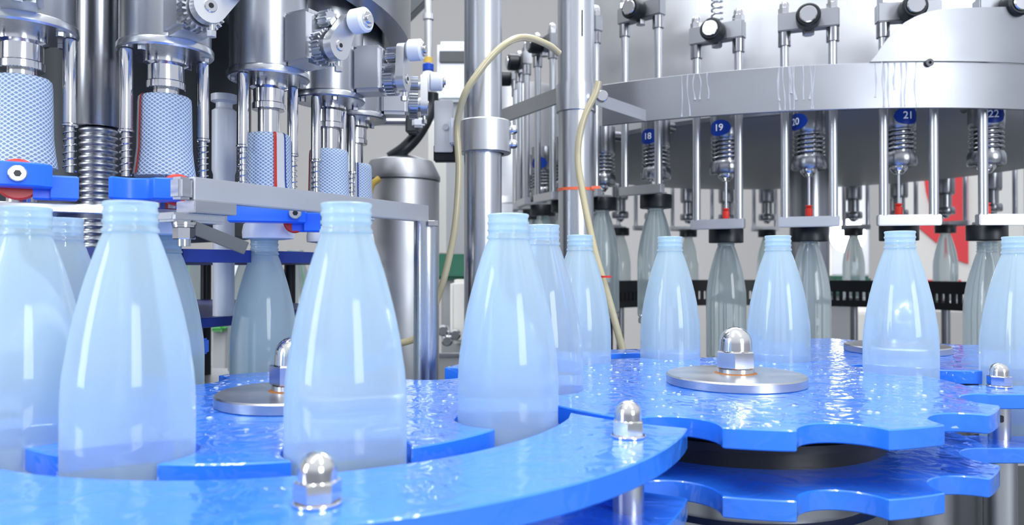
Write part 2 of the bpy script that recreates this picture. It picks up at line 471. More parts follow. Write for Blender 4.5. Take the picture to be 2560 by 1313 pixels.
# ------------------------------------------------------------------ bottles (standing height 205 mm)
H = .2055
prof = [(0, 0.0025), (.020, .001), (.026, 0), (.0300, .0008), (.0322, .004), (.0325, .008), (.0325, .098), (.0322, .106), (.0315, .115), (.0302, .1235), (.0288, .133), (.0265, .1445), (.0237, .156), (.0208, .1665), (.0177, .1765), (.0151, .184), (.0133, .1885)]
fin = [(.0132, .1882), (.0129, .1888), (.0140, .1893), (.0141, .1908), (.0131, .1918), (.0131, .1938), (.0137, .1944), (.0137, .1956), (.0131, .1962), (.0131, .1984), (.0137, .1990), (.0137, .2002), (.0131, .2008), (.0131, .2030), (.0136, .2038), (.0136, .2050), (.0128, .2055), (.0110, .2055), (.0105, .2045), (.0105, .193), (0, .193)]
def make_bottle(kind, label, loc, group):
    t = thing('bottle', label, 'bottle', loc, 0, group)
    obj('glass_body', lathe(B(), prof, 64), kind, t, smooth=60)
    obj('threaded_neck', lathe(B(), fin, 48), kind, t, smooth=50)
    return t
FB = 'frosted bottles on the star wheels'
SRC = {}
def bottle(kind, px, y, label, group, z=SL, x=None):
    x = (px - 1280) * y / F if x is None else x
    if kind not in SRC:
        SRC[kind] = make_bottle(kind, label, (x, y, z), group); return SRC[kind]
    return dup(SRC[kind], (x, y, z), random.uniform(0, 6), label, group)

def on(c, rp, px):   # depth where the ray of column px meets the pitch circle (near / far)
    k = (px - 1280) / F
    A = 1 + k * k; Bq = -2 * (k * c[0] + c[1]); Cq = c[0] ** 2 + c[1] ** 2 - rp * rp
    s = sqrt(max(0, Bq * Bq - 4 * A * Cq)); return ((-Bq - s) / (2 * A), (-Bq + s) / (2 * A))
bottle('frost', 64, .437, 'large frosted bottle cut by the left edge, under the steel socket screw', FB)
bottle('frost', 326, .402, 'large frosted bottle in front of the ribbed bellows column and blue gripper', FB)
bottle('frost', 866, .410, 'large frosted bottle standing behind the acorn nut of the front guide, below the steel bar', FB)
bottle('frost', 1270, on(CL, .1665, 1270)[0], 'large frosted bottle in front of the plain steel post with the collar', FB)
bottle('clear', 155, on(CL, .1665, 155)[0] if on(CL, .1665, 155)[0] > .48 else .53, 'wet glass bottle partly behind the bottle at the left edge', FB)
bottle('clear', 1357, .612, 'wet glass bottle overlapped by the large one, at the transfer between the two wheels', FB)
bottle('frost', 1450, on(CR, .1965, 1450)[1], 'frosted bottle before the steel post with the orange tie, next to the leaning hose', FB)
bottle('frost', 1675, on(CR, .1965, 1675)[1], 'frosted bottle behind the wheel, left of the large acorn nut', FB)
bottle('frost', 1945, on(CR, .1965, 1945)[1], 'frosted bottle behind the wheel, just right of the large acorn nut', FB)
bottle('frost', 2250, .715, 'frosted bottle below filling valve 21, in front of the far clamp disc', FB)
bottle('frost', 2545, on(C3, .1755, 2545)[0], 'frosted bottle cut by the right edge behind the corner guide', FB, z=SL - .0048)

# ------------------------------------------------------------------ capping turret
CT = (-.575, .930); RT = .376; NH = 22; STEP = 360.0 / NH; PH0 = -60.7
def hpos(k): a = R(PH0 + STEP * k); return (CT[0] + RT * cos(a), CT[1] + RT * sin(a), a)

def gear(bm, r, w, teeth, c, ax0):
    """spur gear with its axis along local -Y starting at y = ax0"""
    pts = []
    for i in range(teeth):
        for f, rr in ((0, .82), (.34, .82), (.46, 1), (.74, 1), (.86, .82)):
            a = 2 * pi * (i + f) / teeth; pts.append((c[0] + r * rr * cos(a), c[1] + r * rr * sin(a)))
    n = len(pts)
    ra = [bm.verts.new((x, ax0, z)) for x, z in pts]; rb = [bm.verts.new((x, ax0 - w, z)) for x, z in pts]
    for i in range(n):
        j = (i + 1) % n; bm.faces.new((ra[i], ra[j], rb[j], rb[i]))
    bm.faces.new(ra); bm.faces.new(rb[::-1]); return bm

def ycyl(bm, r, y0, y1, x, z, seg=28, bev=0.0):
    y0, y1 = max(y0, y1), min(y0, y1); h = y0 - y1; b = min(bev, r * .4, h * .4)
    pr = [(0, 0), (r - b, 0), (r, b), (r, h - b), (r - b, h), (0, h)] if b else [(0, 0), (r, 0), (r, h), (0, h)]
    return lathe(bm, pr, seg, (x, y0, z), 'Y')

# local frame of a head: -Y points outward from the turret, X along the rim, z measured from the lens
def make_head(label, loc, rz, dz):
    t = thing('bottle_capper', label, 'bottle capper', loc, rz, 'bottle cappers of the turret')
    obj('housing', lathe(B(), [(0, .1955), (.0372, .1955), (.0375, .1965), (.0375, .47), (0, .47)], 56), 'steel', t)
    obj('flange', lathe(B(), [(0, .188), (.0385, .188), (.0398, .1895), (.0398, .1940), (.0388, .1955), (0, .1955)], 56), 'steel', t)
    obj('hub', lathe(B(), [(0, .158), (.0155, .158), (.0160, .1585), (.0160, .164), (.0150, .165), (.0150, .178), (.0185, .180), (.0185, .188), (0, .188)], 40), 'chrome', t)
    obj('spindle', cyl(B(), .0106, .031, .158, seg=36), 'chrome', t)
    # cam driven lower part
    sl = [(.0106, .151), (.0190, .1518), (.0208, .150), (.0214, .145), (.0218, .125), (.0222, .105), (.0236, .092), (.0250, .082), (.0250, .0805), (.0106, .0805)]
    s = obj('mesh_sleeve', lathe(B(), [(r, z + dz - .08) for r, z in sl], 56), 'fabric', t, (0, 0, .08), smooth=60)
    def seam(name, a0, a1, lift, m):
        bm = B(); L = []
        for (r, z) in sl[1:-2]:
            L.append([bm.verts.new(((r + lift) * cos(a0 + (a1 - a0) * i / 4), (r + lift) * sin(a0 + (a1 - a0) * i / 4), z + dz - .08)) for i in range(5)])
        for p, q_ in zip(L, L[1:]):
            for i in range(4): bm.faces.new((p[i], p[i + 1], q_[i + 1], q_[i]))
        g = bmesh.ops.solidify(bm, geom=bm.faces[:], thickness=.0004)
        obj(name, bm, m, s, smooth=60)
    seam('seam_tape', SEAM, SEAM + .42, .0013, 'tape'); ra_, ba_ = ((SEAM + .40, SEAM + .50), (SEAM - .06, SEAM + .02)) if FLIP else ((SEAM - .08, SEAM + .04), (SEAM + .40, SEAM + .48))
    seam('red_seam_edge', *ra_, .0017, 'red'); seam('blue_seam_edge', *ba_, .0016, 'seam_blue')
    obj('capping_cup', lathe(B(), [(.0106, .046), (.0190, .047), (.0235, .0440), (.0250, .0365), (.0245, .0300), (.0165, .0290), (.0160, .0420), (.0106, .0430)], 44), 'white', t)
    for sx in (-1, 1):
        p = obj('guide_rod', lathe(B(), [(0, .116), (.0050, .116), (.0062, .1165), (.0062, .118), (.0054, .119), (.0054, .186), (.0048, .1875), (0, .188)], 22, (sx * .033, 0, 0)), 'chrome', t)
        obj('inner_rod', cyl(B(), .0033, .0785, .116, (sx * .033, 0), 16), 'steel', p)
        obj('spring', helix(B(), .0045, .080, .116, 6.5, .0007, (sx * .033, 0)), 'chrome', p)
    for a in (35, 145, 215, 325):
        b = obj('flange_bolt', hexnut(B(), .006, .184, .004, (.033 * cos(R(a)), .033 * sin(R(a)))), 'steel', t)
    # gear train, crank arm and cam roller outside the housing
    g = obj('gear_box', box(B(), -.0165, .0165, -.068, -.034, .195, .2465, .004), 'steel_satin', t)
    gg = B(); gear(gg, .0180, .011, 24, (-.001, .210), -.0695); ycyl(gg, .009, -.068, -.092, -.001, .210)
    obj('drive_gear', gg, 'steel', t, smooth=25)
    gg = B(); gear(gg, .0095, .011, 13, (.001, .2375), -.0695); ycyl(gg, .005, -.068, -.083, .001, .2345)
    obj('pinion', gg, 'steel', t, smooth=25)
    # teardrop arm, tilted by ARM
    bm = B(); pts = []
    A = ARM; c0 = (-.001, .210); c1 = (-.001 + .031 * sin(A), .210 + .031 * cos(A))
    ang = pi / 2 - A
    for k in range(13): th = ang + pi / 2 + pi * k / 12 - .12 + .24 * k / 12; pts.append((c0[0] + .0135 * cos(th), c0[1] + .0135 * sin(th)))
    for k in range(11): th = ang - pi / 2 + pi * k / 10 - .12 + .24 * (1 - k / 10) * 0; pts.append((c1[0] + .0085 * cos(th), c1[1] + .0085 * sin(th)))
    ra = [bm.verts.new((x, -.0835, z)) for x, z in pts]; rb = [bm.verts.new((x, -.0925, z)) for x, z in pts]
    n = len(pts)
    for i in range(n): j = (i + 1) % n; bm.faces.new((ra[i], ra[j], rb[j], rb[i]))
    bm.faces.new(ra); bm.faces.new(rb[::-1])
    arm = obj('crank_arm', bm, 'steel_satin', t, smooth=35)
    bm = B(); ycyl(bm, .0052, -.0925, -.0937, c0[0], c0[1], 24, .0004); obj('arm_screw', bm, 'chrome', arm)
    bm = B(); ycyl(bm, .0022, -.0937, -.0940, c0[0], c0[1], 8); obj('screw_socket', bm, 'black', arm)
    bm = B(); hexnut(bm, .0065, .1865, .005, (c0[0] + .003, -.088)); cyl(bm, .0022, .190, .197, (c0[0] + .003, -.088)); obj('clamp_bolt', bm, 'steel', arm)
    bm = B(); ycyl(bm, .0118, -.0945, -.1115, c1[0], c1[1], 36, .0020)
    ro = obj('cam_roller', bm, 'white', t)
    bm = B(); ycyl(bm, .0075, -.1110, -.1135, c1[0], c1[1], 28, .0006); ycyl(bm, .0042, -.113, -.1155, c1[0], c1[1], 20, .0005); obj('roller_cap', bm, 'chrome', ro)
    return t

head_labels = [
    'bottle capper cut by the top left corner, over the socket screw',
    'bottle capper with a red seam on its sleeve, beside the bellows column',
    'bottle capper whose sleeve has a white seam tape with red edge',
    'smaller bottle capper with plain blue sleeve, its roller beside the ball valve pipe',
    'farthest blurred bottle capper, near the end of the steel bar',
]
seams = [2.2, 2.83, -2.05, 2.4, 3.0]; arms = [.2, .80, .55, -.05, .1]; dzs = [0, 0, -.018, -.018, -.019]
for k in range(5):
    x, y, a = hpos(k); SEAM = seams[k]; FLIP = k == 1; ARM = arms[k]
    make_head(head_labels[k], (x, y, 0), a + pi / 2, dzs[k])
# bottles under the turret
CB = 'bottles turning under the cappers'
cap_labels = {0: 'bottle hidden under the capping head at the top left corner',
  1: 'bottle mostly hidden behind the large frosted one, under the red-seamed capper',
  2: 'pale bottle under the white capping cup, behind the steel bar',
  3: 'bottle partly hidden behind the large bottle under the steel bar'}
for k in (1, 2, 3):
    x, y, a = hpos(k); bottle('frost', 0, y, cap_labels[k], CB, z=-.1755, x=x - (.004 if k == 2 else 0))
for k in (7, 8, 9, 10):
    x, y, a = hpos(k); bottle('greyglass', 0, y, 'blurred grey-green bottle on the far side of the capping turret', CB, z=-.1755, x=x)

# turret body
tt = thing('capping_turret', 'dark turning turret behind the cappers, over a round table', 'turret', (CT[0], CT[1], DK)); z = -DK
obj('cam_ring', prism(B(), arc((0, 0), .446, -40, 60, 50) + arc((0, 0), .420, 60, -40, 50), z + .285, z + .47), 'steel_dark', tt)
obj('round_table', cyl(B(), .372 + .040, z - .195, z - .1755, seg=96, bev=.002), 'steel', tt)
obj('table_column', cyl(B(), .16, 0, z - .195, seg=48), 'steel_dark', tt)
obj('centre_column', lathe(B(), [(0, z - .1755), (.10, z - .1755), (.10, z + .03), (.24, z + .04), (.24, z + .29), (0, z + .29)], 64), 'dark', tt)
obj('drum', lathe(B(), [(0, z + .29), (.30, z + .29), (.315, z + .30), (.315, z + .50), (.43, z + .50), (.43, z + .56), (0, z + .56)], 72), 'steel', tt)
obj('carrier_disc', cyl(B(), .312, z - .060, z - .050, seg=96, bev=.001), 'navy', tt)
obj('pale_post', lathe(B(), [(0, z - .05), (.011, z - .05), (.011, z + .10), (.0125, z + .105), (.0125, z + .168), (.0085, z + .171), (.0085, z + .176), (.0135, z + .178), (.0135, z + .185), (0, z + .187)], 24, (.268, -.125, 0)), 'white', tt)
obj('neck_star', ringprism(B(), star_outline(.372, [(PH0 + STEP * k, .374, .0175) for k in range(NH)]), .323, z + .006, z + .018), 'navy', tt, smooth=30)
for k in range(0, NH, 2):
    a = R(PH0 + STEP * (k + .5)); obj('spacer', cyl(B(), .0085, z - .1755, z + .006, (.332 * cos(a), .332 * sin(a)), 16), 'black', tt)

# bellows column between the first two heads
bc = thing('bellows_column', 'dark steel cylinder over ribbed metal bellows, between the two nearest cappers', 'bellows', (-.3830, .700, -.050))
bt = .050 + .1304
obj('cylinder', lathe(B(), [(0, bt), (.0186, bt), (.0194, bt + .0012), (.0194, .338), (0, .338)], 44), 'steel_dark', bc)
pr = [(0, .040)]
nr = 22
for i in range(nr):
    h_ = (bt - .042) / nr; z0 = .042 + h_ * i
    pr += [(.0136, z0), (.0160, z0 + h_ * .28), (.0166, z0 + h_ * .5), (.0160, z0 + h_ * .72), (.0136, z0 + h_ * .98)]
pr += [(0, bt)]
obj('bellows', lathe(B(), pr, 40), 'steel', bc, smooth=60)
obj('foot', cyl(B(), .018, 0, .041, seg=36, bev=.003), 'black', bc)

# blue neck grippers in front of the heads
def gripper(label, px0, px1, row0, row1, y, style):
    pm = (px0 + px1) / 2; th = atan2(pm - 1280, F)
    w = (px1 - px0) * y * cos(th) / F; h = (row1 - row0) * y / F; zb = (HROW - row1) * y / F
    t = thing('neck_gripper', label, 'neck gripper', ((pm - 1280) * y / F, y, zb), -th, 'blue neck grippers')
    def X(px): return (px - pm) * y * cos(th) / F
    if style == 'lobe':    # scalloped block: hollow on the left, rounded jaw on the right
        l = -w / 2
        pts = [(l, .030), (l, .001), (l + .003, 0)] + [(l + w * (.08 + .46 * k / 10), .001 + .0045 * sin(pi * k / 10)) for k in range(11)]
        pts += [(l + w * (.54 + .10 * k / 5), .001 - .008 * sin(k / 5 * pi / 2)) for k in range(1, 6)] + [(l + w * .90, -.0085), (l + w * .97, -.006), (l + w, .000), (l + w, .016), (l + w * .6, .030)]
        obj('jaw', prism(B(), pts, 0, h, .0012), 'blue', t)
        bm = B(); ycyl(bm, .0130, .028, .016, X(447), h * .60, 40, .0012); obj('red_roller', bm, 'red', t)
    else:
        c1 = X(CH)
        pts = [(-w / 2, .020), (-w / 2, 0), (c1 - .009, 0), (c1, .007), (c1, .020)]
        obj('jaw', prism(B(), pts, 0, h, .0012), 'blue', t)
        pts = [(c1 - .012, .030), (c1 - .012, .0205), (c1 - .001, .0205), (c1 - .001, .013), (w / 2, .011), (w / 2, .030)]
        obj('arm', prism(B(), pts, -h * .42, h * .60, .0012), 'blue', t)
        bm = B(); ycyl(bm, RD, .0290, .0207, X(SCREW), h * RH, 44, .0012); obj('red_disc', bm, 'red', t)
        bm = B(); ycyl(bm, .0058, -.0002, -.0030, X(SCREW), h * .5, 28, .0008); sc = obj('socket_screw', bm, 'steel', t)
        bm = B(); ycyl(bm, .0026, -.0030, -.0034, X(SCREW), h * .5, 6); obj('socket', bm, 'black', sc)
    return t
SCREW = 43; CH = 132; RD = .0150; RH = .40
gripper('blue gripper block with steel socket screw over a red disc, at the left edge', -70, 203, 405, 466, .535, 'screw')
gripper('blue scalloped gripper block touching the near end of the steel bar', 272, 456, 444, 499, .592, 'lobe')
SCREW = 738; CH = 765; RD = .0105; RH = .10
gripper('blue gripper block under the steel bar with a small bolt and red disc below', 570, 806, 508, 556, .705, 'screw')

# pale neck guide strip below the grippers
bm = prism(B(), arc(CT, .366, -88, -44.5, 24) + arc(CT, .428, -44.5, -88, 24), .0425, .0495, .0008)
o = obj('neck_guide_plate', bm, 'brushed', None); tag(o, 'pale steel neck guide plate crossing behind the left bottle mouths', 'guide plate')

# steel rail bar, its post and clamp
gr = thing('guard_rail', 'flat steel bar on a round post with a bolted clamp, before the cappers', 'rail', (-.093, .800, DK))
ox, oy = -.093, .800; z = -DK
p0 = Vector((-.2325 - ox, .553 - oy)); p1 = Vector((-.0885 - ox, .806 - oy)); d = (p1 - p0); L = d.length; an = atan2(d.y, d.x)
mt = Matrix.Translation((p0.x, p0.y, z)) @ Matrix.Rotation(an, 4, 'Z')
obj('bar', box(B(), 0, L, 0, .012, .0500, .0675, .0008, mt), 'steel_satin', gr)
obj('post', cyl(B(), .0128, 0, z + .0498, (0.002, -.001), 36), 'steel', gr)
bm = B(); hexnut(bm, .011, z + .0440, .0058, (.010, -.016)); obj('post_bolt', bm, 'chrome', gr)
obj('end_block', box(B(), -.011, .0005, .0015, .014, .0505, .0668, .002, mt), 'brushed', gr)
obj('clamp_plate', box(B(), -.002, .036, -.003, .018, .0410, .0498, .0006, mt), 'brushed', gr)
obj('clamp_plate', box(B(), -.016, .030, .002, .022, .0340, .0408, .0018, mt), 'steel', gr)
mb = mt @ Vector((-.004, .006, 0))
bm = B(); cyl(bm, .0085, z + .0318, z + .0338, (mb.x, mb.y), 28); hexnut(bm, .0135, z + .0215, .0085, (mb.x, mb.y), .4); cyl(bm, .0045, z + .0165, z + .0215, (mb.x, mb.y), 16); cyl(bm, .0080, z + .0302, z + .0316, (mb.x, mb.y), 28)
obj('clamp_bolt', bm, 'chrome', gr)
sp0 = mt @ Vector((.0, .004, .031)); bm = B()
m2 = Matrix.Translation(sp0) @ Matrix.Rotation(R(25), 4, 'Z') @ Matrix.Rotation(R(22), 4, 'Y')
obj('flat_strip', box(B(), 0, .042, -.001, .001, -.0050, .0050, .0004, m2), 'dark', gr)

# bright blue stop block between the left bottles, and its black stand
sb = thing('stop_block', 'bright blue stop block seen low between the left bottles', 'stop block', (-.338, .752, -.1755)); 
obj('block', box(B(), -.030, .0295, -.010, .020, .0890, .1050, .002), 'blue', sb)
obj('stand', cyl(B(), .008, 0, .0890, (.0, .006), 16), 'black', sb)

# ------------------------------------------------------------------ posts and hoses in the middle
pa = thing('steel_post', 'round steel post with a wide clamping collar, beside the arching hose', 'post', (-.0385, 1.0, DK)); z = -DK
obj('tube', cyl(B(), .0250, 0, z + .62, seg=48), 'steel', pa)
obj('collar', lathe(B(), [(.0250, z + .152), (.0330, z + .152), (.0342, z + .1532), (.0342, z + .1935), (.0330, z + .195), (.0250, z + .195)], 56, (.003, 0, 0)), 'steel_satin', pa)
for zz in (.165, .184):
    bm = B(); lathe(bm, [(0, 0), (.006, 0), (.006, .006), (.004, .009), (0, .009)], 16, (.0365, 0, z + zz), 'X'); obj('collar_bolt', bm, 'chrome', pa)
pb = thing('steel_post', 'round steel post with an orange tie round it, beside the leaning hose', 'post', (.0915, 1.08, DK))
obj('tube', lathe(B(), [(0, 0), (.0252, 0), (.0252, z + .2225), (.0282, z + .2235), (.0282, z + .262), (.0262, z + .2625), (.0262, z + .66), (0, z + .66)], 48), 'steel', pb)
bm = B(); lathe(bm, [(.0253, z + .1105), (.0262, z + .1105), (.0262, z + .1145), (.0253, z + .1145)], 40)
box(bm, .020, .032, -.022, -.020, z + .112, z + .116); ot = obj('orange_tie', bm, 'orange', pb)
obj('ink_mark', box(B(), .006, .0075, -.0268, -.0258, z + .325, z + .362), 'black', pb)

def hose(label, ctrl, r, m, cat='hose'):
    o = obj('hose', sweep(B(), smoothpath(ctrl, 10), r, 14), m, smooth=60); return tag(o, label, cat)
h1 = [at(1398, 133, .985), at(1372, 112, .975), at(1325, 94, .965), at(1285, 97, .955), at(1240, 128, .945), at(1195, 182, .94), at(1163, 232, .94), at(1146, 290, .95), at(1142, 330, .955),
      at(1147, 420, .955), at(1142, 520, .955), at(1132, 600, .955), at(1112, 690, .955), at(1094, 745, .96), at(1075, 800, .965), at(1040, 845, .97), at(985, 862, .97)]
hose('long yellowed clear hose arching over the collared post and hanging down beside it', h1, .0044, 'hose')
h2 = [at(1497, 203, 1.0), at(1488, 235, 1.0), at(1462, 290, 1.0), at(1448, 350, 1.0), at(1446, 410, 1.0), at(1458, 490, .99), at(1472, 560, .98), at(1490, 640, .97), at(1512, 715, .96), at(1536, 800, .95), at(1558, 882, .945), at(1566, 915, .945)]
hose('yellowed clear hose leaning down past the post with the orange tie', h2, .0046, 'hose')
bm = B(); c = at(1514, 692, .958); lathe(bm, [(.0062, -.0012), (.0080, -.0012), (.0080, .0012), (.0062, .0012)], 24, c)
o = obj('cable_tie', bm, 'red'); tag(o, 'small red tie looped round the leaning hose', 'tie')

hose('short yellow hose behind the steel bar, near the farthest capper', [at(918, 520, 1.3), at(922, 490, 1.3), at(930, 462, 1.3), at(948, 446, 1.305)], .0055, 'yellow')

# sensor bracket on the collared post
sbk = thing('sensor_bracket', 'grey sensor plate and white block on a dark arm beside the collared post', 'sensor bracket', tuple(at(1112, 380, 1.03)))
k = 1.03 / F
obj('plate', box(B(), -27 * k, 20 * k, 0, .006, 0, 130 * k, .001), 'steel_satin', sbk)
obj('white_block', box(B(), 14 * k, 33 * k, -.018, -.0015, 15 * k, 80 * k, .002), 'white', sbk)
obj('arm', box(B(), -30 * k, 40 * k, .007, .020, -22 * k, 22 * k, .002), 'black', sbk)
bm = B(); ycyl(bm, .004, 0, -.005, 3 * k, 62 * k, 14); obj('screw', bm, 'chrome', sbk)

# ------------------------------------------------------------------ filling carousel
CF = Vector((.7135, 1.814)); RF = .66; NF = 32
def fpos(k): a = R(21.5 + 11.25 * k); return (CF.x - RF * sin(a), CF.y - RF * cos(a), -a)

cf = thing('filler_bowl', 'big round steel filler bowl behind the numbered valves', 'filler bowl', (CF.x, CF.y, DK)); z = -DK
obj('bowl', lathe(B(), [(0, z + .262), (.595, z + .262), (.60, z + .268), (.60, z + .75), (0, z + .75)], 128), 'steel_satin', cf)
obj('bowl_bottom', lathe(B(), [(0, z + .235), (.40, z + .240), (.570, z + .250), (.588, z + .2618), (0, z + .2618)], 96), 'grey', cf)
obj('centre_column', cyl(B(), .045, 0, z + .236, seg=40), 'steel_dark', cf)

# fixed guard band in front of the valves
cb = (.595, 1.891); rb = .816
t = thing('guard_band', 'wide curved stainless band with water drips running round the filler', 'guard band', (0, 0, 0))
a0, a1 = -123.5, -72.0
bo = arc(cb, rb, a0, a1, 60) + arc(cb, rb - .005, a1, a0, 60)
obj('band', prism(B(), bo, .2290, .2950, .0008), 'sheet', t)
obj('top_flange', prism(B(), arc(cb, rb - .005, a0, a1, 60) + arc(cb, rb - .013, a1, a0, 60), .2925, .2950), 'steel_satin', t)
e0 = arc(cb, rb + .004, -118.4, -118, 1)[0]
bk = prism(B(), [(e0[0], e0[1]), (e0[0] + .004, e0[1] + .004), (.122, 1.062), (.118, 1.058)], .2292, .2470)
obj('support_bracket', bk, 'brushed', t)
obj('rear_bar', prism(B(), [(.067, 1.105), (.071, 1.109), (-.020, 1.274), (-.025, 1.270)], .2430, .2655), 'brushed', t)
bm = B(); ycyl(bm, .008, 1.056, 1.046, .1255, .2400, 20, .001); obj('bracket_bolt', bm, 'chrome', t)
# water runs on the band
random.seed(11)
bm = B()
for px, sp_ in ((1735, 5), (1985, 8), (2235, 8), (2010, 4)):
    for i in range(sp_):
        pxx = px + random.uniform(-45, 55)
        for it in range(40):
            pass
        kx = (pxx - 1280) / F
        A = 1 + kx * kx; Bq = -2 * (kx * cb[0] + cb[1]); Cq = cb[0] ** 2 + cb[1] ** 2 - rb * rb
        y = (-Bq - sqrt(Bq * Bq - 4 * A * Cq)) / (2 * A); x = kx * y
        nrm = Vector((x - cb[0], y - cb[1])).normalized(); tg = Vector((-nrm.y, nrm.x))
        zt = .294; zb = random.choice((.231, .231, .245, .255)); ph = random.uniform(0, 6); am = random.uniform(.0004, .0018); off = random.uniform(-.0005, .0025)
        pp = []; rr = []
        for j in range(13):
            f = j / 12; zz = zt + (zb - zt) * f; u = am * sin(ph + f * 5) + off * f
            p = Vector((x, y)) + tg * u - nrm * .0003
            pp.append((p.x, p.y, zz)); rr.append(.0010 + .0004 * sin(ph * 2 + f * 9) + (.0008 if j == 12 else 0))
        sweep(bm, pp, .0009, 8, rr)
M['drip'] = mat('water_drip', (0.85, 0.88, 0.95), rough=0.08, trans=0.6, ior=1.33)
o = obj('water_runs', bm, 'drip', t, smooth=60); o['kind'] = 'stuff'
# curved splash cover at the right, standing on the band
bm = B(); prof_c = [(2178, 158), (2190, 140), (2205, 118), (2222, 95), (2242, 73), (2265, 54), (2290, 40), (2318, 29), (2350, 22), (2400, 18), (2460, 16), (2520, 15), (2600, 15), (2700, 15)]
ta, tb_ = [], []; ba, bb = [], []
rc_ = rb + .003
for px, row in prof_c:
    kx = (px - 1280) / F; A = 1 + kx * kx; Bq = -2 * (kx * cb[0] + cb[1]); Cq = cb[0] ** 2 + cb[1] ** 2 - rc_ ** 2
    y = (-Bq - sqrt(Bq * Bq - 4 * A * Cq)) / (2 * A); x = kx * y; n = Vector((x - cb[0], y - cb[1])).normalized()
    zt = (HROW - row) * y / F
    zt = max(zt, .2957)
    for Lst, rr_, zz in ((ta, rc_, zt), (tb_, rc_ - .004, zt), (ba, rc_, .2955), (bb, rc_ - .004, .2955)):
        Lst.append(bm.verts.new((cb[0] + n.x * rr_, cb[1] + n.y * rr_, zz)))
for i in range(len(ta) - 1):
    for P_, Q_ in ((ta, ba), (bb, tb_), (tb_, ta), (ba, bb)):
        bm.faces.new((P_[i], P_[i + 1], Q_[i + 1], Q_[i]))
bm.faces.new((ta[0], ba[0], bb[0], tb_[0])); bm.faces.new((ta[-1], ba[-1], bb[-1], tb_[-1]))
o = obj('splash_cover', bm, 'sheet', smooth=60); tag(o, 'curved grey steel splash cover standing on the band at upper right', 'cover')
lug = B(); cl = at(2330, 157, 1.068); 
lathe(lug, [(.0022, -.0015), (.0055, -.0015), (.0055, .0015), (.0022, .0015)], 20, (0, 0, 0), 'Y'); obj('lifting_eye', lug, 'dark', o, (cl.x, cl.y + .004, cl.z + .002))

# one filling valve: axis at the origin, -Y outward
def text_mesh(s, size):
    c = bpy.data.curves.new('number', 'FONT'); c.body = s; c.size = size; c.align_x = 'CENTER'; c.align_y = 'CENTER'; c.extrude = .0001; c.offset = .0002
    o = bpy.data.objects.new('tmp', c); COL.objects.link(o)
    bpy.context.view_layer.update()
    me = bpy.data.meshes.new_from_object(o.evaluated_get(bpy.context.evaluated_depsgraph_get()))
    bpy.data.objects.remove(o); return me

def make_valve(label, loc, rz):
    t = thing('filling_valve', label, 'filling valve', loc, rz, 'filling valves round the bowl')
    obj('valve_body', lathe(B(), [(0, .214), (.0225, .214), (.0240, .216), (.0252, .222), (.0252, .268), (0, .268)], 40), 'steel_dark', t)
    obj('pipe_elbow', sweep(B(), smoothpath([(0, .0, .255), (0, .025, .257), (0, .052, .257)], 6), .010, 14), 'steel_dark', t)
    obj('core', cyl(B(), .0170, .178, .215, seg=28), 'steel_dark', t)
    obj('spring', helix(B(), .0230, .179, .214, 5.0, .0018), 'steel_dark', t)
    obj('skirt', lathe(B(), [(.0170, .178), (.0240, .178), (.0262, .173), (.0262, .160), (.0240, .157), (.0140, .159), (.0140, .178)], 40), 'steel_dark', t)
    obj('nozzle', lathe(B(), [(0, .146), (.0065, .146), (.0090, .149), (.0125, .153), (.0130, .156), (.0130, .178), (0, .178)], 36), 'chrome', t)
    obj('stem', lathe(B(), [(0, .098), (.0022, .098), (.0022, .151), (0, .151)], 14), 'steel', t)
    s = obj('stopper', lathe(B(), [(0, .083), (.0052, .0835), (.0056, .086), (.0056, .095), (.0030, .0965), (.0055, .099), (.0055, .1005), (0, .101)], 24), 'red', t)
    return t
def valve_label(t, num, turn):
    bm = B(); n, w, h = 26, .0205, .0130; r0 = .0254
    rim = [bm.verts.new((r0 * sin(w * cos(2 * pi * i / n) / r0), -r0 * cos(w * cos(2 * pi * i / n) / r0), h * sin(2 * pi * i / n))) for i in range(n)]
    cols = {}
    # strips from the left tip to the right tip so that the oval bends round the body
    m = 12
    bm.free(); bm = B(); up = []; dn = []
    for i in range(m + 1):
        u = -w + 2 * w * i / m; hh = h * sqrt(max(0, 1 - (u / w) ** 2)); x, y = r0 * sin(u / r0), -r0 * cos(u / r0)
        up.append(bm.verts.new((x, y, hh + .0003))); dn.append(bm.verts.new((x, y, -hh - .0003)))
    for i in range(m): bm.faces.new((dn[i], dn[i + 1], up[i + 1], up[i]))
    bmesh.ops.solidify(bm, geom=bm.faces[:], thickness=.0005)
    lb = obj('number_label', bm, 'labelblue', t, (0, 0, .2315), turn, smooth=60)
    lb['label'] = 'blue oval number label'
    if num:
        me = text_mesh(num, .0155); me.transform(Matrix.Rotation(R(90), 4, 'X'))
        for v in me.vertices:
            x = v.co.x; rr = .0263 - v.co.y * 1.0
            v.co.x, v.co.y = rr * sin(x / .0260), -rr * cos(x / .0260)
        me.materials.clear(); me.materials.append(M['ink'])
        q_ = bpy.data.objects.new('number', me); COL.objects.link(q_); q_.parent = lb

